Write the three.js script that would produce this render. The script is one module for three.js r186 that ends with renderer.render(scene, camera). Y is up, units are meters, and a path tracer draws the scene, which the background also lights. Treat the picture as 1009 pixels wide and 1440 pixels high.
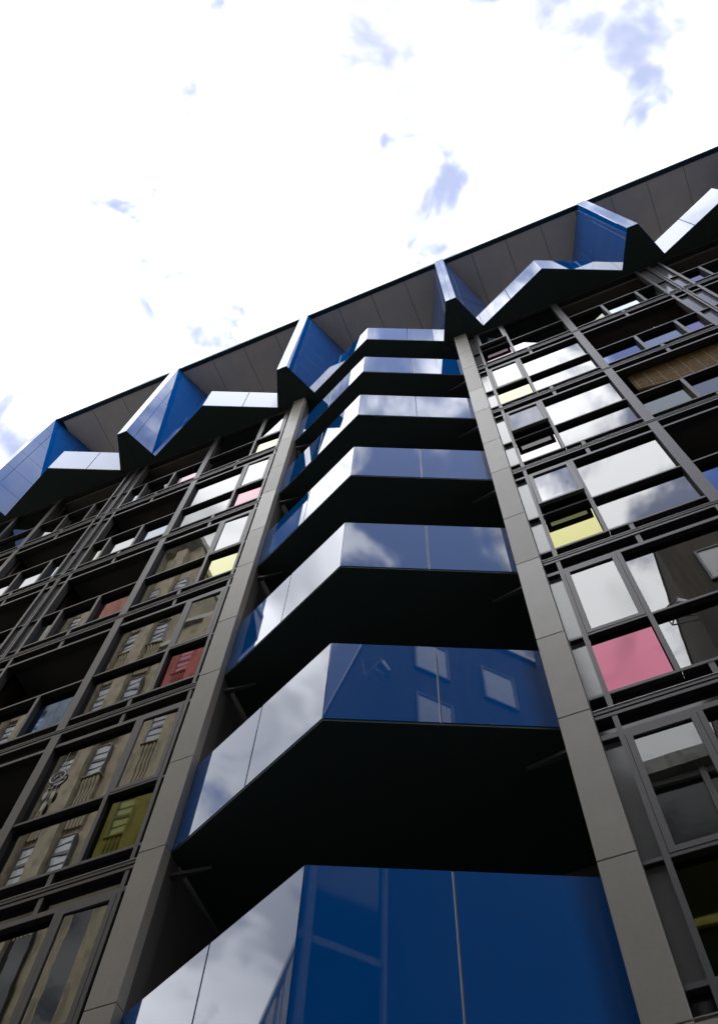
import * as THREE from 'three';
import { mergeGeometries } from 'three/addons/utils/BufferGeometryUtils.js';

// ---------------------------------------------------------------- camera
const scene = new THREE.Scene();
const camera = new THREE.PerspectiveCamera(55.37, 1009 / 1440, 0.1, 600);
camera.position.set(0, 1.6, 5);
{ // world axes of the camera, from the vanishing points of the facade
  const right = new THREE.Vector3(0.92314553, 0.03227433, -0.38309359);
  const down = new THREE.Vector3(-0.34374175, -0.37697247, -0.86007754);
  const fwd = new THREE.Vector3(-0.17217416, 0.92566199, -0.33690642);
  camera.quaternion.setFromRotationMatrix(new THREE.Matrix4().makeBasis(right, down.clone().negate(), fwd.clone().negate()));
}
camera.updateMatrixWorld();
scene.add(camera);

// ---------------------------------------------------------------- random and noise
function rng(seed) { let s = seed >>> 0; return () => { s = (s + 0x6D2B79F5) | 0; let t = Math.imul(s ^ (s >>> 15), 1 | s); t = (t + Math.imul(t ^ (t >>> 7), 61 | t)) ^ t; return ((t ^ (t >>> 14)) >>> 0) / 4294967296; }; }
const rand = rng(71);
function hash2(ix, iy, seed) { let h = Math.imul(ix, 374761393) ^ Math.imul(iy, 668265263) ^ Math.imul(seed, 974634777); h = Math.imul(h ^ (h >>> 13), 1274126177); return ((h ^ (h >>> 16)) >>> 0) / 4294967296; }
function vnoise(x, y, seed, per = 0) {
  const x0 = Math.floor(x), y0 = Math.floor(y), fx = x - x0, fy = y - y0;
  const sx = fx * fx * fx * (fx * (fx * 6 - 15) + 10), sy = fy * fy * fy * (fy * (fy * 6 - 15) + 10);
  const w = per ? (v) => ((v % per) + per) % per : (v) => v;
  const a = hash2(w(x0), w(y0), seed), b = hash2(w(x0 + 1), w(y0), seed), c = hash2(w(x0), w(y0 + 1), seed), d = hash2(w(x0 + 1), w(y0 + 1), seed);
  return (a * (1 - sx) + b * sx) * (1 - sy) + (c * (1 - sx) + d * sx) * sy;
}
function fbm(x, y, seed, oct, per = 0) { let s = 0, a = 0.5, t = 0; for (let i = 0; i < oct; i++) { s += a * vnoise(x, y, seed + i * 17, per); t += a; a *= 0.52; x *= 2; y *= 2; per *= 2; } return s / t; }
const smooth = (a, b, x) => { const t = Math.min(1, Math.max(0, (x - a) / (b - a))); return t * t * (3 - 2 * t); };

// ---------------------------------------------------------------- sky and sun
{ // broken bright cloud over blue, on a flat cloud layer
  const W = 2048, H = 2048, data = new Float32Array(W * H * 4);
  for (let j = 0; j < H; j++) {
    const el = (j + 0.5) / H * Math.PI - Math.PI / 2, sy = Math.sin(el), cy = Math.cos(el);
    for (let i = 0; i < W; i++) {
      const az = (i + 0.5) / W * 2 * Math.PI - Math.PI, dx = cy * Math.cos(az), dz = cy * Math.sin(az);
      const h = Math.max(sy, 0.0) + 0.03, px = dx / h, pz = dz / h, ox = 255.897, oz = 65.299;
      const wx = px + 0.10 * (fbm(px * 6 + 7 + ox, pz * 6, 5, 3) - 0.5), wz = pz + 0.10 * (fbm(px * 6, pz * 6 + 3 + oz, 9, 3) - 0.5);
      const big = fbm(wx * 3.4 + 11.3 + ox, wz * 3.4 + 4.7 + oz, 21, 2), fine = fbm(wx * 11 + 2 + ox, wz * 11 + 5 + oz, 33, 6);
      const d = Math.pow(smooth(0.36, 0.54, 0.5 * big + 0.5 * fine + 0.10 * (fbm(wx * 46, wz * 46, 63, 4) - 0.5) + 0.058), 1.4);
      const thick = fbm(wx * 4 + 31, wz * 4 + 17, 41, 5);
      const lum = 1.5 + 1.45 * smooth(0.30, 0.47, thick) + 0.5 * smooth(0.5, 0.75, thick);
      const haze = smooth(0.35, 0.0, sy);
      let r = 0.52 * (1 - d) + lum * 0.985 * d, g = 0.59 * (1 - d) + lum * d, b = 0.87 * (1 - d) + lum * 1.03 * d;
      r += (1.35 - r) * haze * 0.7; g += (1.45 - g) * haze * 0.7; b += (1.6 - b) * haze * 0.7;
      const o = (j * W + i) * 4; data[o] = r; data[o + 1] = g; data[o + 2] = b; data[o + 3] = 1;
    }
  }
  data.copyWithin(0, (H - 2) * W * 4, H * W * 4);          // the nadir, under the ground, takes the zenith's colour so that the pole filters cleanly
  const sky = new THREE.DataTexture(data, W, H, THREE.RGBAFormat, THREE.FloatType);
  sky.mapping = THREE.EquirectangularReflectionMapping; sky.magFilter = THREE.LinearFilter; sky.minFilter = THREE.LinearFilter; sky.needsUpdate = true;
  scene.background = sky; scene.environment = sky;
}
const sun = new THREE.DirectionalLight(new THREE.Color(1, 0.96, 0.9), 1.5);
sun.position.set(-8, 65, -70); sun.target.position.set(0, 10, 0); sun.castShadow = true; sun.shadow.radius = 20; sun.shadow.mapSize.set(4096, 4096);
Object.assign(sun.shadow.camera, { left: -40, right: 40, top: 40, bottom: -40, near: 1, far: 140 });
scene.add(sun, sun.target);

const renderer = new THREE.WebGLRenderer({ antialias: true });
renderer.setSize(717, 1024);
renderer.toneMapping = THREE.LinearToneMapping;
renderer.toneMappingExposure = 1.08;
renderer.shadowMap.enabled = true;

// ---------------------------------------------------------------- textures
function tex(size, fn, srgb = true) {
  const d = new Uint8Array(size * size * 4);
  for (let j = 0; j < size; j++) for (let i = 0; i < size; i++) { const c = fn(i / size, j / size), o = (j * size + i) * 4; for (let k = 0; k < 3; k++) d[o + k] = Math.max(0, Math.min(255, Math.round(c[k] * 255))); d[o + 3] = 255; }
  const t = new THREE.DataTexture(d, size, size, THREE.RGBAFormat);
  t.wrapS = t.wrapT = THREE.RepeatWrapping; t.magFilter = THREE.LinearFilter; t.minFilter = THREE.LinearMipmapLinearFilter; t.generateMipmaps = true;
  if (srgb) t.colorSpace = THREE.SRGBColorSpace; t.needsUpdate = true; return t;
}
const rep = (t, r, s = r) => { const c = t.clone(); c.repeat.set(r, s); c.needsUpdate = true; return c; };
const T = {
  panel: tex(512, (u, v) => { const s = fbm(u * 24, v * 3, 3, 3, 24) * 0.025, f = fbm(u * 64, v * 64, 8, 2, 64) * 0.03, m = fbm(u * 5, v * 5, 4, 4, 5) * 0.045; const c = 0.90 + s + f + m; return [c, c * 0.995, c * 0.985]; }),
  wave: tex(256, (u, v) => { const c = fbm(u * 4, v * 4, 12, 2, 4); return [c, c, c]; }, false),
  grain: tex(256, (u, v) => { const c = fbm(u * 48, v * 48, 15, 3, 48); return [c, c, c]; }, false),
  timber: tex(256, (u, v) => { const b = Math.floor(u * 6), g = fbm(u * 40, v * 3 + b * 3.1, 19, 4, 0); const c = 0.55 + 0.45 * g - 0.12 * hash2(b, 1, 2); return [c, c * 0.96, c * 0.93]; }),
  stone: tex(512, (u, v) => { const a = fbm(u * 6, v * 6, 51, 5, 6), f = fbm(u * 90, v * 90, 57, 2, 90), st = smooth(0.55, 0.8, fbm(u * 20, v * 4, 61, 4, 20)); const c = 0.72 + 0.22 * a + 0.1 * f - 0.14 * st; return [c, c * 0.985, c * 0.95]; }),
  asphalt: tex(512, (u, v) => { const c = 0.6 + 0.4 * fbm(u * 120, v * 120, 77, 3, 120) - 0.12 * fbm(u * 5, v * 5, 78, 4, 5); return [c, c, c]; }),
};
const lin = (r, g, b) => new THREE.Color().setRGB(r, g, b);
const std = (o) => new THREE.MeshStandardMaterial(o), phy = (o) => new THREE.MeshPhysicalMaterial(o);
const M = {
  panel: std({ color: lin(0.53, 0.507, 0.47), map: T.panel, roughness: 0.42, metalness: 0.0, bumpMap: T.grain, bumpScale: 0.0002 }),
  panelC: std({ color: lin(0.54, 0.52, 0.49), map: rep(T.panel, 0.7), roughness: 0.38, bumpMap: T.grain, bumpScale: 0.0002 }),
  panelB: std({ color: lin(0.505, 0.484, 0.45), map: rep(T.panel, 0.8), roughness: 0.45, bumpMap: T.grain, bumpScale: 0.0002 }),
  blue: phy({ color: lin(0.0004, 0.108, 0.43), roughness: 0.35, metalness: 0.0, specularIntensity: 0, clearcoat: 1, clearcoatRoughness: 0.015, ior: 1.5, bumpMap: rep(T.wave, 0.5), bumpScale: 0.004 }),
  sealant: std({ color: lin(0.45, 0.45, 0.45), roughness: 0.7 }),
  black: std({ color: lin(0.028, 0.027, 0.028), roughness: 0.75, bumpMap: T.grain, bumpScale: 0.0008 }),
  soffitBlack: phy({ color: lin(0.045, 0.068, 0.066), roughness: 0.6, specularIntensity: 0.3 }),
  frame: std({ color: lin(0.145, 0.139, 0.152), roughness: 0.42, metalness: 0.2, map: rep(T.panel, 1.3) }),
  frameDark: std({ color: lin(0.10, 0.098, 0.105), roughness: 0.4, metalness: 0.1 }),
  spandrel: phy({ color: lin(0.02, 0.021, 0.023), roughness: 0.06, ior: 1.6, bumpMap: rep(T.wave, 0.8), bumpScale: 0.0012 }),
  sideGlass: phy({ color: lin(0.20, 0.205, 0.21), roughness: 0.12, ior: 1.6, bumpMap: rep(T.wave, 0.8), bumpScale: 0.001 }),
  glass: phy({ color: lin(0.20, 0.22, 0.22), roughness: 0.0, transmission: 1, thickness: 0, ior: 2.3, bumpMap: rep(T.wave, 0.6), bumpScale: 0.0004 }),
  room: std({ color: lin(0.22, 0.21, 0.19), roughness: 0.9, bumpMap: T.grain, bumpScale: 0.001 }),
  timber: std({ color: lin(0.075, 0.017, 0.010), roughness: 0.6, map: T.timber }),
  soffit: std({ color: lin(0.86, 0.76, 0.62), roughness: 0.65, map: rep(T.panel, 0.6) }),
  fascia: std({ color: lin(0.012, 0.03, 0.032), roughness: 0.45, metalness: 0.1 }),
  slab: std({ color: lin(0.12, 0.118, 0.115), roughness: 0.9, map: T.stone }),
  stone: std({ color: lin(0.45, 0.40, 0.295), roughness: 0.9, map: rep(T.stone, 0.25), bumpMap: rep(T.grain, 0.5), bumpScale: 0.004 }),
  stoneTrim: std({ color: lin(0.62, 0.62, 0.60), roughness: 0.8, map: rep(T.stone, 0.3) }),
  blindSkyPane: phy({ color: lin(0.48, 0.49, 0.50), roughness: 0.1, ior: 1.5 }),  // pale blinds in the tower; sky reflection painted in on the brown block
  brown: std({ color: lin(0.10, 0.082, 0.058), roughness: 0.85, map: rep(T.timber, 0.25, 0.2) }),
  steel: std({ color: lin(0.45, 0.45, 0.46), roughness: 0.35, metalness: 0.8 }),
  asphalt: std({ color: lin(0.055, 0.055, 0.057), roughness: 0.92, map: rep(T.asphalt, 0.5), bumpMap: rep(T.grain, 1), bumpScale: 0.003 }),
  paving: std({ color: lin(0.34, 0.325, 0.30), roughness: 0.88, map: rep(T.stone, 0.5) }),
  bluestone: std({ color: lin(0.085, 0.085, 0.09), roughness: 0.85, map: rep(T.stone, 0.5) }),
  charcoal: std({ color: lin(0.14, 0.135, 0.13), roughness: 0.8, bumpMap: T.grain, bumpScale: 0.0008 }),
  kerb: std({ color: lin(0.26, 0.255, 0.245), roughness: 0.85, map: rep(T.stone, 0.6) }),
  bamboo: std({ color: lin(0.70, 0.48, 0.195), roughness: 0.75, map: rep(T.timber, 2, 2) }),
  cord: std({ color: lin(0.6, 0.56, 0.46), roughness: 0.9 }),
  trim: std({ color: lin(0.62, 0.62, 0.62), roughness: 0.3, metalness: 0.3 }),
  white: std({ color: lin(0.7, 0.7, 0.68), roughness: 0.7 }),
};
// colour-coated mirror glass
const coat = (r, g, b) => phy({ color: lin(r, g, b), metalness: 1, roughness: 0.02, bumpMap: rep(T.wave, 0.6), bumpScale: 0.0004 });
const tints = {
  yellow: coat(0.185, 0.175, 0.05), olive: coat(0.08, 0.085, 0.012), pink: coat(0.145, 0.037, 0.06), palePink: coat(0.30, 0.26, 0.265), red: coat(0.20, 0.028, 0.045), blue: coat(0.05, 0.11, 0.26), paleBlue: coat(0.20, 0.25, 0.30), purple: coat(0.16, 0.12, 0.27), white: coat(0.28, 0.28, 0.28), teal: coat(0.01, 0.035, 0.045), paleYellow: coat(0.28, 0.28, 0.20), grey: coat(0.14, 0.15, 0.14), clear: null,
};

// ---------------------------------------------------------------- geometry helpers
function metreUV(g, ox = 0, oy = 0) {
  const p = g.attributes.position, n = g.attributes.normal, uv = new Float32Array(p.count * 2);
  for (let i = 0; i < p.count; i++) {
    const ax = Math.abs(n.getX(i)), ay = Math.abs(n.getY(i)), az = Math.abs(n.getZ(i));
    let u, v; if (ay > ax && ay > az) { u = p.getX(i); v = p.getZ(i); } else if (az >= ax) { u = p.getX(i); v = p.getY(i); } else { u = p.getZ(i); v = p.getY(i); }
    uv[2 * i] = u + ox; uv[2 * i + 1] = v + oy;
  }
  g.setAttribute('uv', new THREE.BufferAttribute(uv, 2)); return g;
}
const cache = new Map();
function boxG(w, h, d, variant = 0) {
  const k = [w, h, d].map((v) => v.toFixed(4)).join() + ',' + variant;
  if (!cache.has(k)) cache.set(k, metreUV(new THREE.BoxGeometry(w, h, d), variant * 0.37, variant * 0.61));
  return cache.get(k);
}
function chamferBox(w, h, d, c = 0.006, variant = 0) { // front edges (+z) bevelled
  const k = 'c' + [w, h, d, c].map((v) => v.toFixed(4)).join() + ',' + variant;
  if (!cache.has(k)) {
    const s = new THREE.Shape(); s.moveTo(-w / 2 + c, -h / 2 + c); s.lineTo(w / 2 - c, -h / 2 + c); s.lineTo(w / 2 - c, h / 2 - c); s.lineTo(-w / 2 + c, h / 2 - c); s.closePath();
    const g = new THREE.ExtrudeGeometry(s, { depth: d - 2 * c, bevelEnabled: true, bevelThickness: c, bevelSize: c, bevelSegments: 2 }); g.translate(0, 0, -d / 2 + c);
    cache.set(k, metreUV(g, variant * 0.37, variant * 0.61));
  }
  return cache.get(k);
}
const used = new Map();
function numbered(n) { const c = used.get(n) || 0; used.set(n, c + 1); return c ? `${n}_${String(c).padStart(3, '0')}` : n; }
function put(name, g, m, parent, x = 0, y = 0, z = 0) {
  const o = new THREE.Mesh(g, m); o.name = parent === scene ? numbered(name) : name; o.position.set(x, y, z); o.castShadow = o.receiveShadow = true; parent.add(o); return o;
}
// axis-aligned box given by its faces
function span(name, x0, x1, y0, y1, z0, z1, m, parent, variant = 0) {
  if (x1 < x0) [x0, x1] = [x1, x0];
  return put(name, boxG(x1 - x0, y1 - y0, z1 - z0, variant), m, parent, (x0 + x1) / 2, (y0 + y1) / 2, (z0 + z1) / 2);
}
function group(name, parent, x = 0, y = 0, z = 0) { const o = new THREE.Group(); o.name = parent === scene ? numbered(name) : name; o.position.set(x, y, z); parent.add(o); return o; }
function tag(o, label, category, grp) { o.userData.label = label; if (category) o.userData.category = category; if (grp) o.userData.group = grp; return o; }
function structure(o) { o.userData.kind = 'structure'; return o; }
function tube(pts, r, seg = 24, rad = 6) { return new THREE.TubeGeometry(new THREE.CatmullRomCurve3(pts.map((p) => new THREE.Vector3(...p))), seg, r, rad, false); }
// horizontal plate with a polygon outline [x, z], from y0 to y1
function plate(pts, y0, y1) {
  const s = new THREE.Shape(pts.map(([x, z]) => new THREE.Vector2(x, -z)));
  const g = new THREE.ExtrudeGeometry(s, { depth: y1 - y0, bevelEnabled: false }); g.rotateX(-Math.PI / 2); g.translate(0, y0, 0);
  return metreUV(g);
}

// ---------------------------------------------------------------- ground
{
  structure(put('ground', metreUV(new THREE.PlaneGeometry(600, 600).rotateX(-Math.PI / 2)), M.asphalt, scene, 0, -0.14, 0));
  structure(put('road', metreUV(new THREE.BoxGeometry(160, 0.1, 4.1)), M.asphalt, scene, 0, -0.15 + 0.06, 6.93));
  const pave = structure(group('pavement', scene));
  for (const [z0, z1] of [[-0.1, 4.7], [9.0, 11.2]]) span('paving_base', -80, 80, -0.13, -0.012, z0, z1, M.slab, pave);
  let n = 0;
  for (let x = -12; x < 12; x += 0.8) for (let z = 0.1; z < 4.3; z += 0.8) put('paving_slab', chamferBox(0.79, 0.79, 0.04, 0.005, n++ % 4), M.bluestone, pave, x + 0.4, -0.02, z + 0.4).rotation.x = -Math.PI / 2;
  const kerb = structure(group('kerb', scene));
  for (let x = -14; x < 14; x += 1) put('kerb_stone', boxG(0.99, 0.15, 0.15), M.kerb, kerb, x + 0.5, -0.065, 4.78);
}

// ---------------------------------------------------------------- the apartment building
const X0 = -2.37, P = 3.0925, S0 = 8.78;                // axis of the balcony bay, storey height, first slab line
const B = (k) => S0 + P * k;                              // slab line of storey k
const FZ = -0.13, GZ = -0.20;                           // front of the window frames, plane of the glass
const TOP = 24.232, ROOF = 30.5;
const bld = group('apartment_building', scene);
tag(bld, 'tall apartment block with glossy blue zigzag balconies, grey pillars and coloured glass panes', 'building');
const STOREYS = [-1, 0, 1, 2, 3, 4];

// bodies behind the facade
{
  const x0 = X0 - 11.0, x1 = X0 + 11.0;
  span('back_wall', x0, x1, 0, ROOF, -9.3, -9, M.room, bld);
  for (const k of [...STOREYS, 5]) {
    const y = B(k);
    for (const s of [-1, 1]) {
      span('floor_slab', X0 + s * 2.16, X0 + s * 11.0, y - 0.14, y + 0.12, -9, -0.27, M.room, bld);
    }
    span('floor_slab', X0 - 1.9, X0 + 1.9, y - 0.004, y + 0.1, -9, -1.75, M.room, bld);
  }
  for (const s of [-1, 1]) for (const [u, z] of [[2.03, -0.34], [4.24, -0.34], [6.445, -0.34], [8.65, -0.34], [10.86, -0.34]])
    span('party_wall', X0 + s * (u - 0.045), X0 + s * (u + 0.045), 0, TOP, -9, z, u === 2.03 ? M.charcoal : M.room, bld);
  span('interior_wall', X0 - 1.98, X0 + 1.98, 0, TOP, -1.74, -1.64, M.charcoal, bld);        // back of the balconies
  for (const s of [-1, 1]) span('interior_wall', X0 + s * 2.2, X0 + s * 11.0, 5, TOP, -4.2, -4.1, M.room, bld);
  // street level below the first band
  for (const s of [-1, 1]) {
    span('base_fascia', X0 + s * 2.18, X0 + s * 10.71, 5.0, 5.625, -0.4, -0.004, M.panel, bld);
    for (let u = 2.2; u < 10.5; u += 2.1) span('shopfront_pane', X0 + s * (u + 0.05), X0 + s * (u + 2.0), 0.3, 4.99, -0.34, -0.33, M.glass, bld);
    for (let u = 2.2; u < 10.6; u += 2.1) span('shopfront_post', X0 + s * (u - 0.04), X0 + s * (u + 0.04), 0, 4.99, -0.38, -0.26, M.frameDark, bld);
    span('shopfront_plinth', X0 + s * 2.25, X0 + s * 10.7, 0, 0.3, -0.4, -0.25, M.slab, bld);
  }
}

// pillars of stacked cladding panels
const jointsY = [0]; for (let n = -2; n < 6; n++) { jointsY.push(7.005 + P * n, 8.735 + P * n); }
jointsY.push(TOP - 0.01);
const jl = [...new Set(jointsY.filter((y) => y >= 0 && y <= TOP))].sort((a, b) => a - b).filter((y, i, a) => i === 0 || y - a[i - 1] > 0.2);
for (const uc of [2.0325, 10.86]) for (const s of [-1, 1]) {
  const p = group('pillar', bld, X0 + s * uc, 0, 0);
  const w = 0.285, d = 0.30;
  span('pillar_core', -w / 2 + 0.012, w / 2 - 0.012, 0, TOP - 0.02, -d, -0.014, M.charcoal, p);
  for (let i = 0; i + 1 < jl.length; i++) {
    const h = jl[i + 1] - jl[i] - 0.011, y = (jl[i] + jl[i + 1]) / 2, m = [M.panel, M.panelB, M.panelC, M.panel, M.panelB][(i * 7 + (s > 0 ? 3 : 0)) % 5];
    put('cladding_panel', chamferBox(w, h, 0.118, 0.004, i % 4), m, p, 0, y, -0.059);
  }
}

// glossy blue chevron balconies
const KZ = 0.723, EU = 1.885, EZ = -0.112;               // kink depth, end of the parapet
function chevronPanels(parent, uA, zA, uB, zB, y0, y1, splits, mat, joint) { // panels along a straight run, outer face on the run
  const dx = uB - uA, dz = zB - zA, L = Math.hypot(dx, dz), ang = Math.atan2(-dz, dx), t = 0.05, cuts = [0, ...splits, 1];
  for (let i = 0; i + 1 < cuts.length; i++) {
    const a = cuts[i] * L + (i ? 0.006 : 0.0), b = cuts[i + 1] * L - (i + 2 < cuts.length ? 0.006 : 0.0), m = (a + b) / 2 / L;
    const o = put('parapet_panel', chamferBox(b - a, y1 - y0, t, 0.004, i), mat, parent, 0, 0, 0);
    const nx = Math.sin(ang), nz = Math.cos(ang);
    o.position.set(uA + dx * m - nx * t / 2, (y0 + y1) / 2, zA + dz * m - nz * t / 2); o.rotation.y = ang;
    if (i && joint) {
      const j = put('sealant_joint', boxG(0.0115, y1 - y0 - 0.01, 0.03), M.sealant, parent);
      j.position.set(uA + dx * cuts[i] - nx * 0.022, (y0 + y1) / 2, zA + dz * cuts[i] - nz * 0.022); j.rotation.y = ang;
    }
  }
}
for (let j = -1; j < 6; j++) {
  const y0 = 5.675 + P * j, y1 = y0 + 1.30, b = group('balcony', bld, X0, 0, 0);
  chevronPanels(b, -EU, EZ, -0.003, KZ, y0, y1, [0.5], M.blue, true);
  chevronPanels(b, 0.003, KZ, EU, EZ, y0, y1, [0.5], M.blue, true);
    put('soffit', plate([[-EU + 0.004, EZ - 0.005], [0, KZ - 0.006], [EU - 0.004, EZ - 0.005], [EU - 0.004, -1.63], [-EU + 0.004, -1.63]], y0 - 0.03, y0 - 0.002), M.soffitBlack, b);
  put('balcony_slab', plate([[-EU + 0.004, EZ - 0.07], [0, KZ - 0.08], [EU - 0.004, EZ - 0.07], [EU - 0.004, -1.63], [-EU + 0.004, -1.63]], y0 + 0.002, y0 + 0.16), M.room, b);
  put('coping', plate([[-EU + 0.01, EZ - 0.022], [0, KZ - 0.022], [EU - 0.01, EZ - 0.022], [EU - 0.01, EZ - 0.10], [0, KZ - 0.10], [-EU + 0.01, EZ - 0.10]], y1 - 0.03, y1 - 0.004), M.frameDark, b);
  for (const s of [-1, 1]) { // tapered bracket under the slab at each pillar
    const g = plate(s < 0 ? [[-1.9, -0.19], [-1.5, -0.25], [-1.5, -0.26], [-1.9, -0.26]] : [[1.9, -0.26], [1.5, -0.26], [1.5, -0.25], [1.9, -0.19]], y0 - 0.24, y0 - 0.20);
    put('bracket', g, M.frameDark, b);
  }
}

// roof fins, flared boxes of blue panels
const FINS = [-10.71, -6.42, -2.13, 2.13, 6.42, 10.71];
FINS.forEach((uc) => {
  const f = group('roof_fin', bld, X0 + uc, 0, 0), zf = 0.85, zb = -0.9, hf = 0.125, hb = 0.875, top = ROOF + 0.2;
  put('fin_core', plate([[-hf + 0.03, zf - 0.02], [hf - 0.03, zf - 0.02], [hb - 0.03, zb], [-hb + 0.03, zb]], TOP + 0.01, top - 0.02), M.charcoal, f);
  put('fin_soffit', plate([[-hf + 0.012, zf - 0.012], [-0.004, zf - 0.012], [-0.004, zb], [-hb + 0.02, zb]], TOP - 0.002, TOP + 0.008), M.soffitBlack, f);
  put('fin_soffit', plate([[0.004, zf - 0.012], [hf - 0.012, zf - 0.012], [hb - 0.02, zb], [0.004, zb]], TOP - 0.002, TOP + 0.008), M.soffitBlack, f);
  const rows = 6, H = top - TOP, dh = H / rows;
  for (let r = 0; r < rows; r++) {
    const y = TOP + dh * (r + 0.5);
    for (const s of [-1, 1]) {
      put('fin_panel', chamferBox(hf - 0.004, dh - 0.008, 0.02, 0.002, r % 4), M.blue, f, s * (hf / 2 + 0.001), y, zf - 0.01);
      // side, in three columns
      const dx = hb - hf, dz = zb - zf, L = Math.hypot(dx, dz), cols = [0, 0.24 / L, (0.24 + 0.85) / L, 1];
      for (let c = 0; c < 3; c++) {
        const a = cols[c] * L + (c ? 0.004 : 0.001), b = cols[c + 1] * L - 0.004, m = (a + b) / 2 / L;
        const o = put('fin_panel', chamferBox(b - a, dh - 0.008, 0.02, 0.002, (r + c) % 4), M.blue, f);
        const nx = -dz / L, nz = dx / L;                          // outward for the right side
        o.position.set(s * (hf + dx * m - nx * 0.01), y, zf + dz * m - nz * 0.01);
        o.rotation.y = s * Math.atan2(nx, nz) + (rand() - 0.5) * 0.006; o.rotation.x = (rand() - 0.5) * 0.004;
      }
    }
  }
});

// zigzag parapet at roof level, between the fins
for (const uc of [-8.565, -4.275, 0, 4.275, 8.565]) {
  const b = group('roof_parapet', bld, X0 + uc, 0, 0), e = 1.655, ze = 0.004;
  chevronPanels(b, -e, ze, -0.003, KZ + 0.002, TOP, TOP + 1.3, [0.47], M.blue, false);
  chevronPanels(b, 0.003, KZ + 0.002, e, ze, TOP, TOP + 1.3, [0.53], M.blue, false);
  put('soffit', plate([[-e, ze - 0.003], [0, KZ - 0.004], [e, ze - 0.003], [e + 0.41, -0.9], [-e - 0.41, -0.9]], TOP - 0.026, TOP - 0.002), M.soffitBlack, b);
}
span('terrace_floor', X0 - 11, X0 + 11, TOP + 0.014, TOP + 0.3, -9, -0.9, M.paving, bld);
span('terrace_wall', X0 - 11, X0 + 11, TOP + 0.3, ROOF, -3.6, -3.5, M.panel, bld);

// roof: soffit panels, dark edge strip, slab
{
  const r = group('roof', bld, X0, 0, 0);
  for (let i = -10; i < 11; i++) {
    const u0 = Math.max(-0.04 + 1.035 * i + 0.007, -10.72), u1 = Math.min(-0.04 + 1.035 * (i + 1) - 0.007, 11.3);
    if (u1 > u0 + 0.05) span('soffit_panel', u0, u1, ROOF, ROOF + 0.03, -3.5, 0.70, M.soffit, r, (i + 20) % 4);
  }
  span('edge_strip', -10.72, 11.3, ROOF - 0.012, ROOF + 0.16, 0.703, 0.838, M.fascia, r);
  span('roof_slab', -10.72, 11.3, ROOF + 0.036, ROOF + 0.30, -9.3, 0.70, M.fascia, r);
}

// ---------------------------------------------------------------- window and loggia bays
const RS = { slab0: -0.055, slab1: 0.05, s0: 0.26, s1: 0.30, m0: 1.305, m1: 1.34, h0: 2.75, h1: 2.815, e: 3.03 };
const RT = { ...RS, h0: 3.01, h1: 3.04, e: 3.05 };
function pane(name, u0, u1, y0, y1, m, parent, s, z = GZ, tilt = 0) {
  const g = boxG(Math.abs(u1 - u0), y1 - y0, 0.008, Math.floor(rand() * 4));
  const o = put(name, g, m, parent, s * (u0 + u1) / 2, (y0 + y1) / 2, z);
  o.rotation.set((rand() - 0.5) * 0.003, (rand() - 0.5) * 0.004 + tilt, 0); return o;
}
function thinPane(name, u0, u1, y0, y1, m, parent, s, z = GZ, tilt = 0) { // a sheet: clear glass
  const k = 'p' + [Math.abs(u1 - u0), y1 - y0].map((v) => v.toFixed(4)).join();
  if (!cache.has(k)) cache.set(k, metreUV(new THREE.PlaneGeometry(Math.abs(u1 - u0), y1 - y0), 0.3, 0.1));
  const o = put(name, cache.get(k), m, parent, s * (u0 + u1) / 2, (y0 + y1) / 2, z);
  o.rotation.set((rand() - 0.5) * 0.003, (rand() - 0.5) * 0.004 + tilt, 0); return o;
}
function glazing(name, u0, u1, y0, y1, tint, parent, s, z = GZ, tilt = 0) {
  return tints[tint] ? pane('coloured_pane', u0, u1, y0, y1, tints[tint], parent, s, z, tilt) : thinPane(name, u0, u1, y0, y1, M.glass, parent, s, z, tilt);
}
const bar = (name, s, u0, u1, y0, y1, parent, z1 = FZ, m = M.frame, z0 = -0.265) => {
  if (m !== M.frame) return span(name, s * u0, s * u1, y0, y1, z0, z1, m, parent);
  span('frame_shade_body', s * (u0 + 0.003), s * (u1 - 0.003), y0 + 0.003, y1 - 0.003, z0, z1 - 0.009, M.black, parent);   // body behind the aluminium cap, shade of undersides and reveals painted in as black
  return span(name, s * u0, s * u1, y0, y1, z1 - 0.009, z1, m, parent);
};

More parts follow.
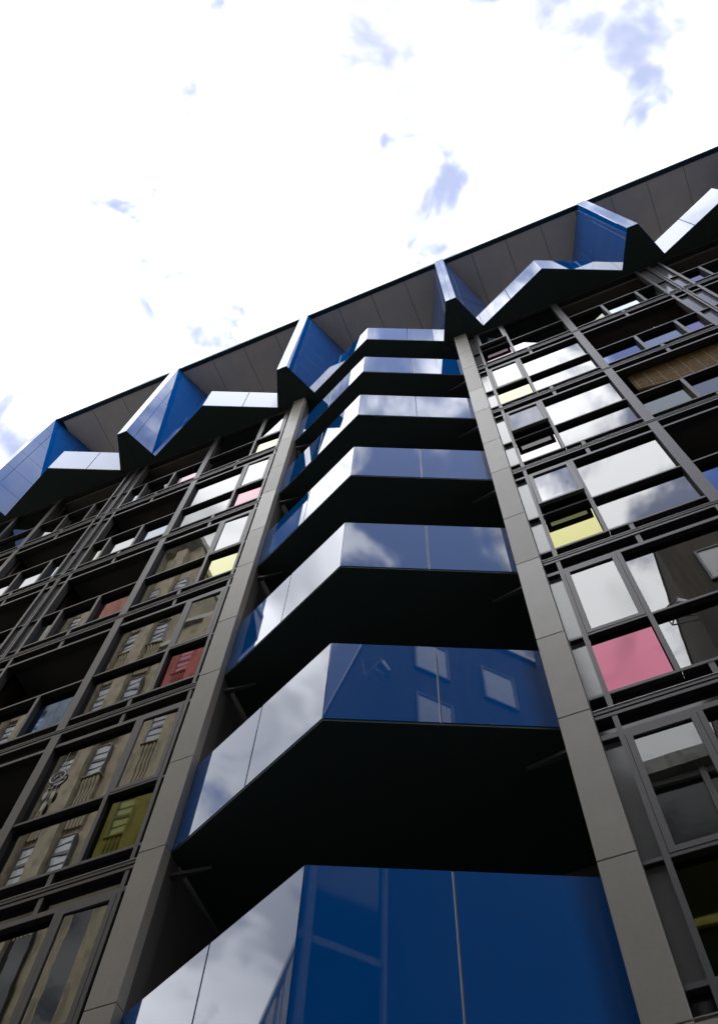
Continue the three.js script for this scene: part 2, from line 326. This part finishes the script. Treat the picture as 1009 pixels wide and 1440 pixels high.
function slabEdge(s, u0, u1, parent) { // two rails with a groove between
  const R_ = RS;
  bar('slab_edge', s, u0, u1, 0.004, R_.slab1, parent, FZ + 0.012);
  bar('slab_edge', s, u0, u1, R_.slab0, -0.012, parent, FZ + 0.006);
  bar('slab_groove', s, u0, u1, -0.012, 0.004, parent, FZ - 0.03, M.black);
  bar('slab_trim', s, u0, u1, 0.052, 0.058, parent, FZ + 0.02, M.trim, FZ - 0.01);
}
function windowBay(s, k, mirror, tint, open, casTilt = 0) {
  const q = mirror ? (u) => 12.89 - u : (u) => u;
  const R_ = k === 4 ? RT : RS;
  const w = group('window_bay', bld, X0, B(k), 0), U = (a, b) => mirror ? [q(b), q(a)] : [a, b];
  const bb = (n, a, b, y0, y1, z1, m, z0) => { const [p0, p1] = U(a, b); return bar(n, s, p0, p1, y0, y1, w, z1, m, z0); };
  slabEdge(s, ...U(2.18, 4.31), w);
  // verticals
  bb('mullion', 2.325, 2.372, 0.055, R_.e, FZ + 0.002);
  bb('mullion', 2.975, 3.025, R_.s0, R_.h1, FZ + 0.002);
  bb('main_mullion', 4.17, 4.31, 0.058, R_.e - 0.004, FZ + 0.012);
  bb('stub', 3.25, 3.305, 0.055, R_.s0, FZ - 0.004);
  if (k < 4) bb('stub', 3.25, 3.305, R_.h1, R_.e, FZ - 0.004);
  // horizontals, cell by cell
  for (const [a, b] of [[2.18, 2.325], [2.372, 2.975], [3.025, 4.17]]) {
    bb('transom', a, b, R_.s0, R_.s1, FZ);
    bb('transom', a, b, R_.m0, R_.m1, FZ);
    bb('transom', a, b, R_.h0, R_.h1, FZ);
  }
  // spandrels behind the slots
  for (const [a, b] of [[2.18, 2.325], [2.372, 4.17]]) for (const [y0, y1] of [[0.05, R_.s0], [R_.h1, R_.e + 0.01]]) { const [p0, p1] = U(a, b); pane('spandrel_panel', p0, p1, y0 - 0.006, y1 + 0.006, M.spandrel, w, s, GZ + 0.005); }
  // narrow side panels
  for (const [y0, y1] of [[R_.s1, R_.m0], [R_.m1, R_.h0]]) { const [p0, p1] = U(2.176, 2.326); pane('side_panel', p0, p1, y0 - 0.006, y1 + 0.006, M.sideGlass, w, s, GZ + 0.014); }
  // large lights
  { const [p0, p1] = U(3.022, 4.173); thinPane('glass_pane', p0, p1, R_.m1 - 0.005, R_.h0 + 0.005, M.glass, w, s); thinPane('glass_pane', p0, p1, R_.s1 - 0.005, R_.m0 + 0.005, M.glass, w, s); }
  // coloured light under the casement
  { const [p0, p1] = U(2.37, 2.977); glazing('glass_pane', p0, p1, R_.s1 - 0.005, R_.m0 + 0.005, tint, w, s, GZ, casTilt); }
  // top-hung casement
  { const [p0, p1] = U(2.376, 2.971), W = p1 - p0, H = R_.h0 - R_.m1 - 0.008, f = 0.055, cx = s * (p0 + p1) / 2, yh = R_.h0 - 0.004, ang = open ? -open : 0;
    const parts = [[-W / 2, -W / 2 + f, -H, 0], [W / 2 - f, W / 2, -H, 0], [-W / 2 + f, W / 2 - f, -f, 0], [-W / 2 + f, W / 2 - f, -H, -H + f]].map(([a, b, c, d]) => { const g = new THREE.BoxGeometry(b - a, d - c, 0.05); g.translate((a + b) / 2, (c + d) / 2, -0.025); return metreUV(g); });
    const fr = put('casement_frame', mergeGeometries(parts), M.frame, w, cx, yh, FZ + 0.004); fr.rotation.x = ang;
    const key = 'cg' + W.toFixed(3) + H.toFixed(3); if (!cache.has(key)) { const g = new THREE.PlaneGeometry(W - 2 * f + 0.01, H - 2 * f + 0.01); g.translate(0, -H / 2, -0.022); cache.set(key, metreUV(g)); }
    const gl = put('casement_glass', cache.get(key), M.glass, w, cx, yh, FZ + 0.004); gl.rotation.set(ang, casTilt, 0);
    if (open) { // stay arms hold the sash
      for (const e of [-1, 1]) put('stay_arm', boxG(0.014, 0.012, 0.16), M.steel, w, cx + e * (W / 2 - 0.012), yh - H * 0.72, FZ + 0.02);
    }
  }
}
function loggiaBay(s, k, mirror, cols) {
  const q = (u) => mirror ? 12.89 - u : u, U = (a, b) => mirror ? [q(b), q(a)] : [a, b];
  const R_ = k === 4 ? RT : RS, w = group('loggia_bay', bld, X0, B(k), 0);
  const bb = (n, a, b, y0, y1, z1, m, z0) => { const [p0, p1] = U(a, b); return bar(n, s, p0, p1, y0, y1, w, z1, m, z0); };
  slabEdge(s, ...U(4.31, 6.16), w);
  bb('stub', 5.23, 5.29, 0.055, R_.s0, FZ - 0.004); if (k < 4) bb('stub', 5.23, 5.29, R_.h1, R_.e, FZ - 0.004);
  bb('transom', 4.31, 6.16, R_.s0, R_.s1, FZ, M.frame, -0.24);
  bb('handrail', 4.31, 6.16, R_.m0, R_.m1, FZ, M.frame, -0.24);
  bb('transom', 4.31, 6.16, R_.h0, R_.h1 - 0.012, FZ, M.frame, -0.24);
  bb('rail_post', 5.0, 5.055, R_.s1, R_.m0, FZ - 0.003, M.frame, -0.24); bb('rail_post', 5.74, 5.795, R_.s1, R_.m0, FZ - 0.003, M.frame, -0.24);
  [[4.31, 5.0], [5.055, 5.74], [5.795, 6.16]].forEach(([a, b], i) => { const [p0, p1] = U(a - 0.002, b + 0.002); glazing('glass_pane', p0, p1, R_.s1 - 0.005, R_.m0 + 0.005, cols[i] || 'clear', w, s, -0.225); });
  for (const [y0, y1] of [[0.05, R_.s0], [R_.h1 - 0.012, R_.e + 0.01]]) { const [p0, p1] = U(4.31, 6.16); pane('spandrel_panel', p0, p1, y0 - 0.006, y1 + 0.006, M.black, w, s, -0.215); }
  // lining of the recess
  bb('timber_lining', 4.31, 6.2, 0.13, R_.e - 0.14, -1.9, M.timber, -2.0);
  bb('timber_lining', 4.295, 4.31, 0.13, R_.e - 0.14, -0.345, M.timber, -1.9);
  bb('timber_lining', 6.2, 6.22, 0.13, R_.e - 0.14, -0.345, M.timber, -1.9);
  bb('ceiling', 4.31, 6.2, R_.e - 0.14, R_.e - 0.09, -0.27, M.charcoal, -1.9);
  bb('sliding_door', 4.6, 5.9, 0.15, 2.45, -1.87, M.spandrel, -1.895);
}
function doubleMullion(s, k) {
  const R_ = k === 4 ? RT : RS, w = group('mullion_bay', bld, X0, B(k), 0), bb = (n, a, b, y0, y1, z1, m, z0) => bar(n, s, a, b, y0, y1, w, z1, m, z0);
  slabEdge(s, 6.16, 6.73, w);
  for (const [a, b, d] of [[6.16, 6.215, 0.004], [6.405, 6.435, 0.012], [6.455, 6.485, 0.012], [6.675, 6.73, 0.004]]) bb('mullion', a, b, 0.055, R_.e - 0.004, FZ + d);
  for (const [a, b] of [[6.215, 6.405], [6.485, 6.675]]) {
    for (const [y0, y1] of [[R_.s0, R_.s1], [R_.m0, R_.m1], [R_.h0, R_.h1]]) bb('transom', a, b, y0, y1, FZ - 0.01);
    pane('side_panel', a - 0.003, b + 0.003, R_.s1, R_.m0, M.sideGlass, w, s, GZ + 0.014); pane('side_panel', a - 0.003, b + 0.003, R_.m1, R_.h0, M.sideGlass, w, s, GZ + 0.014);
    for (const [y0, y1] of [[0.055, R_.s0], [R_.h1, R_.e]]) pane('spandrel_panel', a - 0.003, b + 0.003, y0, y1, M.spandrel, w, s, GZ + 0.006);
  }
  bb('mullion_groove', 6.435, 6.455, 0.055, R_.e - 0.004, FZ - 0.03, M.black);
}
const OPEN = 0.105;
const W1 = { '1': { '-1': 'yellow', 0: 'pink', 1: 'yellow', 2: 'palePink', 3: 'yellow', 4: 'pink' }, '-1': { '-1': 'grey', 0: 'olive', 1: 'red', 2: 'yellow', 3: 'pink', 4: 'yellow' } };
const isOpen = { '1': { '-1': 0, 0: 0, 1: OPEN, 2: OPEN, 3: 0, 4: 0.075 }, '-1': {} };
const L1 = { '1': { '-1': ['clear', 'pink', 'clear'], 0: ['blue', 'clear', 'yellow'], 1: ['blue', 'clear', 'pink'], 2: ['paleYellow', 'grey', 'clear'], 3: ['blue', 'paleBlue', 'purple'], 4: ['olive', 'paleBlue', 'teal'] },
  '-1': { '-1': ['clear', 'blue', 'clear'], 0: ['clear', 'yellow', 'clear'], 1: ['blue', 'clear', 'red'], 2: ['red', 'clear', 'paleBlue'], 3: ['paleBlue', 'white', 'paleYellow'], 4: ['pink', 'grey', 'paleBlue'] } };
const L2 = { '1': { 3: ['clear', 'white', 'purple'], 4: ['clear', 'white', 'purple'] }, '-1': { 2: ['clear', 'clear', 'olive'], 3: ['palePink', 'white', 'paleBlue'], 4: ['clear', 'grey', 'olive'] } };
for (const s of [-1, 1]) for (const k of STOREYS) {
  windowBay(s, k, false, W1[s][k], isOpen[s][k] || 0, s < 0 ? 0.022 : 0);
  loggiaBay(s, k, false, L1[s][k]);
  doubleMullion(s, k);
  loggiaBay(s, k, true, (L2[s][k] || ['clear', 'grey', 'paleBlue']));
  windowBay(s, k, true, ['blue', 'yellow', 'pink'][(k + 4) % 3], 0);
}

// ---------------------------------------------------------------- bamboo blind hung in a loggia
{
  const t = group('bamboo_blind', scene, X0 + 4.47, B(2) + 2.74, -0.30); tag(t, 'brown bamboo roller blind hanging lopsided in a dark loggia opening', 'blind');
  const W = 1.72, hL = 0.80, hR = 1.32, slats = [], N = 58;
  for (let i = 0; i < N; i++) {
    const y = -0.02 - i * 0.0228, x0 = y > -hL ? 0 : (-y - hL) / (hR - hL) * W; if (x0 > W - 0.05) continue;
    const g = new THREE.BoxGeometry(W - x0, 0.021, 0.006); g.translate((x0 + W) / 2, y, 0.004 * Math.sin(i * 2.3)); slats.push(metreUV(g, i * 0.13, i * 0.07));
  }
  put('slats', mergeGeometries(slats), M.bamboo, t).userData.kind = 'stuff';
  for (let i = 0; i < 9; i++) { const x = 0.06 + i * 0.2, h = hL + (hR - hL) * x / W; put('cord', boxG(0.006, h, 0.004), M.cord, t, x, -h / 2, 0.012); }
  const roll = put('roll', metreUV(new THREE.CylinderGeometry(0.045, 0.045, Math.hypot(W, hR - hL) + 0.02, 12)), M.bamboo, t, W / 2, -(hL + hR) / 2 - 0.03, 0.01);
  roll.rotation.z = Math.PI / 2 - Math.atan2(hR - hL, W);
  put('head_rail', boxG(W + 0.02, 0.03, 0.04), M.bamboo, t, W / 2, 0.0, 0);
}

// ---------------------------------------------------------------- pale scrap on a loggia handrail
{
  const t = group('cloth_scrap', scene, 3.09, B(3) + 1.342, -0.15); tag(t, 'small pale pointed scrap of cloth standing on a loggia handrail', 'cloth');
  for (const [x, h, a] of [[-0.03, 0.13, 0.15], [0.05, 0.11, -0.5]]) { const g = new THREE.ConeGeometry(0.035, h, 7); g.scale(1, 1, 0.45); g.translate(0, h / 2, 0); put('fold', g, M.white, t, x, 0, 0).rotation.z = a; }
}

// ---------------------------------------------------------------- dreamcatcher behind a window
{
  const t = group('dreamcatcher', scene, -6.29, B(0) + 2.60, -0.175); tag(t, 'white feathered dreamcatcher ring hanging against a dark window pane', 'ornament');
  const ring = put('ring', new THREE.TorusGeometry(0.10, 0.011, 8, 36), M.white, t, 0, -0.48, 0);
  const web = []; for (let i = 0; i < 8; i++) { const a = i * Math.PI / 4, b = a + Math.PI * 0.75; web.push(tube([[0.1 * Math.cos(a), 0.1 * Math.sin(a), 0], [0.1 * Math.cos(b), 0.1 * Math.sin(b), 0]], 0.0015, 2, 4)); }
  put('web', mergeGeometries(web), M.white, ring);
  put('string', tube([[0, 0, 0], [0, -0.37, 0]], 0.003, 2, 5), M.white, t);
  for (const [x, l] of [[-0.06, 0.30], [0, 0.52], [0.055, 0.34]]) {
    put('string', tube([[x, -0.56, 0], [x, -0.56 - l + 0.14, 0]], 0.003, 2, 5), M.white, t);
    const g = new THREE.SphereGeometry(1, 10, 8); g.scale(0.028, 0.085, 0.008); put('feather', g, M.white, t, x, -0.56 - l + 0.07, 0);
    put('bead', new THREE.SphereGeometry(0.014, 8, 6), M.white, t, x, -0.56 - l + 0.15, 0);
  }
}

// ---------------------------------------------------------------- across the street: what the glass mirrors, and an added block that shades the facade
{
  const F = 3.6, t = group('stone_tower', scene, 0, 0, 5.22 * F - 5.44); tag(t, 'tall beige stone office tower with paired sash windows across the street', 'building');
  const xr = -5.8 * F, xl = -34 * F, top = 1.6 + 15.8 * F, pitch = 1.5 * F, gap = 0.47 * F, w = 0.215 * F, h = 0.57 * F;
  span('wall', xl, xr, 0, top, 0.45, 14, M.stone, t);
  span('coping', xl - 0.2, xr + 0.15, top, top + 0.7, -0.2, 14, M.stoneTrim, t);
  const wingTop = 1.6 + 12.2 * F, wr = -4.2 * F;
  span('wing_wall', xr + 0.002, wr, 0, wingTop, 0.5, 14, M.stone, t);
  span('wing_coping', xr + 0.16, wr + 0.1, wingTop, wingTop + 0.4, 0.3, 14, M.stoneTrim, t);
  const windowAt = (xc, yb) => {
    const win = group('window', t, xc, yb, 0.34);
    for (const [a, b, c0, d] of [[-w / 2, -w / 2 + 0.05, 0.06, h - 0.05], [w / 2 - 0.05, w / 2, 0.06, h - 0.05], [-w / 2, w / 2, h - 0.05, h], [-w / 2, w / 2, 0, 0.06], [-w / 2 + 0.05, w / 2 - 0.05, h / 2 - 0.09, h / 2 + 0.09]]) span('frame', a, b, c0, d, -0.06, 0.12, M.frameDark, win);
    for (const [c0, d] of [[0.06, h / 4 - 0.02], [h / 4 + 0.02, h / 2 - 0.09], [h / 2 + 0.09, h * 0.75 - 0.02], [h * 0.75 + 0.02, h - 0.05]]) span('pane', -w / 2 + 0.05, w / 2 - 0.05, c0, d, -0.02, -0.01, M.blindSkyPane, win);
    for (const y of [h / 4, h * 0.75]) span('glazing_bar', -w / 2 + 0.05, w / 2 - 0.05, y - 0.02, y + 0.02, -0.05, 0.1, M.frameDark, win);
    span('sill', -w / 2 - 0.08, w / 2 + 0.08, -0.08, 0, -0.12, 0.1, M.stone, win);
    for (let f = 0; f < 5; f++) put('flute', fluteG, M.stone, win, -w / 2 + 0.06 + f * (w - 0.12) / 4, -1.62, 0.0);
  };
  const fluteG = metreUV(new THREE.CylinderGeometry(0.062, 0.062, 3.0, 8));
  for (let c = -1; c < 9; c++) {
    const xa = -5.87 * F - c * pitch;                            // right window of each pair
    const wing = c < 0, tp = wing ? wingTop : top, ext = wing ? 0 : 1;
    span('pier', xa - gap + w / 2 + 0.08, xa - w / 2 - 0.08, 0, tp - 0.5, 0.08, 0.46, M.stone, t);
    if (ext) span('pier', xa - gap - pitch + gap + w / 2 + 0.08, xa - gap - w / 2 - 0.08, 0, tp - 0.004, 0, 0.46, M.stone, t);
    for (const xc of [xa, xa - gap]) span('tall_window', xc - w / 2 - 0.06, xc + w / 2 + 0.06, 1.0, 1.6 + 6.9 * F, 0.30, 0.44, M.spandrel, t);
    if (c > 4) continue;
    for (let n = 0; n < 5; n++) { const yb = 1.6 + (13.92 - 1.555 * n) * F; if (yb + h > tp - 1) continue; windowAt(xa, yb); windowAt(xa - gap, yb); }
  }
}
{
  const F = 3.2, t = group('added_shade_block', scene, 0, 0, 5.22 * F - 5.44 + 0.5); tag(t, 'added unseen grey block with window bands that shades the lower facade', 'building');
  const xl = -13.2, xr = -0.7, top = 30;  // unseen block, added only to darken the lower facade opposite
  span('wall', xl, xr, 1.6 + 6.4 * F + 0.02, top, 0.3, 14, M.slab, t);
  for (let r = 0; r < 2; r++) for (let i = 0; i < 6; i++) { const x = xl + 0.5 + i * 1.95; span('pane', x, x + 1.8, top - 2.6 - r * 3.4, top - 1.0 - r * 3.4, 0.26, 0.31, M.spandrel, t); span('sill', x - 0.05, x + 1.85, top - 2.72 - r * 3.4, top - 2.6 - r * 3.4, 0.18, 0.31, M.stoneTrim, t); }
  span('coping', xl - 0.1, xr + 0.1, top, top + 0.25, 0.2, 14, M.stoneTrim, t);
}
const F2 = 3.2, OZ = 5.22 * F2 - 5.44;
{
  const t = group('glazed_annexe', scene, 0, 0, OZ); tag(t, 'low glazed building with a beige roof beam across the street', 'building');
  const top = 1.6 + 6.4 * F2, xl = -13.3, xr = 3.3, n = 9, p = (xr - xl) / n;
  span('wall', xl, xr, 0, top - 0.2, 0.3, 10, M.brown, t);
  span('roof_beam', xl - 0.1, xr, top - 0.52, top, -0.25, 10, M.stoneTrim, t);
  for (let i = 0; i <= n; i++) span('post', xl + i * p - 0.08, Math.min(xl + i * p + 0.08, xr), 0, top - 0.52, -0.06, 0.3, M.stoneTrim, t);
  for (let r = 0; r < 4; r++) for (let i = 0; i < n; i++) { span('pane', xl + i * p + 0.08, xl + (i + 1) * p - 0.08, top - 0.75 - (r + 1) * 4.2 + 0.2, top - 0.75 - r * 4.2, 0.1, 0.12, M.spandrel, t); span('rail', xl + i * p + 0.08, xl + (i + 1) * p - 0.08, top - 0.75 - r * 4.2, top - 0.55 - r * 4.2, 0.0, 0.14, M.stoneTrim, t); }
}
{
  const t = group('brown_block', scene, 0, 0, OZ); tag(t, 'dark brown board clad block with a grid of pale windows across the street', 'building');
  const top = 1.6 + 10.3 * F2, xl = 3.36;
  span('wall', xl, 46, 0, top, 0.25, 16, M.brown, t);
  span('coping', xl - 0.06, 46, top, top + 0.2, 0.1, 16, M.steel, t);
  for (let c = 0; c < 9; c++) for (let r = 0; r < 3; r++) {
    const win = group('window', t, xl + 1.7 + c * 2.7, top - 4.0 - r * 3.6, 0.2);
    span('pane', -0.6, 0.6, 0, 1.9, -0.01, 0.0, M.blindSkyPane, win);
    for (const [a, b, c0, d] of [[-0.68, -0.6, -0.08, 1.98], [0.6, 0.68, -0.08, 1.98], [-0.6, 0.6, 1.9, 1.98], [-0.6, 0.6, -0.08, 0]]) span('frame', a, b, c0, d, -0.06, 0.04, M.frameDark, win);
  }
  span('chimney', xl + 0.8, xl + 1.4, top + 0.2, top + 2.0, 0.6, 1.2, M.brown, t);
}
{
  const t = group('floodlight_bracket', scene, 3.05, 29.3, OZ + 0.2); tag(t, 'steel floodlight bracket on the corner of the brown block', 'bracket');
  for (const [a, b] of [[[0.35, -0.6, 0.2], [-0.5, -0.7, 0]], [[-0.5, -0.7, 0], [-0.6, 0.2, 0]], [[-0.6, 0.2, 0], [0.1, 0.8, 0]], [[0.1, 0.8, 0], [0.35, -0.6, 0.2]], [[-0.5, -0.7, 0], [0.1, 0.8, 0]], [[-0.6, 0.2, 0], [0.35, -0.3, 0.2]]]) put('tube', tube([a, b], 0.025, 2, 6), M.frameDark, t);
  const g = new THREE.CylinderGeometry(0.2, 0.11, 0.4, 14); g.rotateZ(0.9); put('lamp_housing', g, M.steel, t, 0.18, 0.15, -0.05);
}

scene.traverse((o) => { if (o.isMesh) { o.castShadow = true; o.receiveShadow = true; } });
scene.updateMatrixWorld(true);
renderer.render(scene, camera);
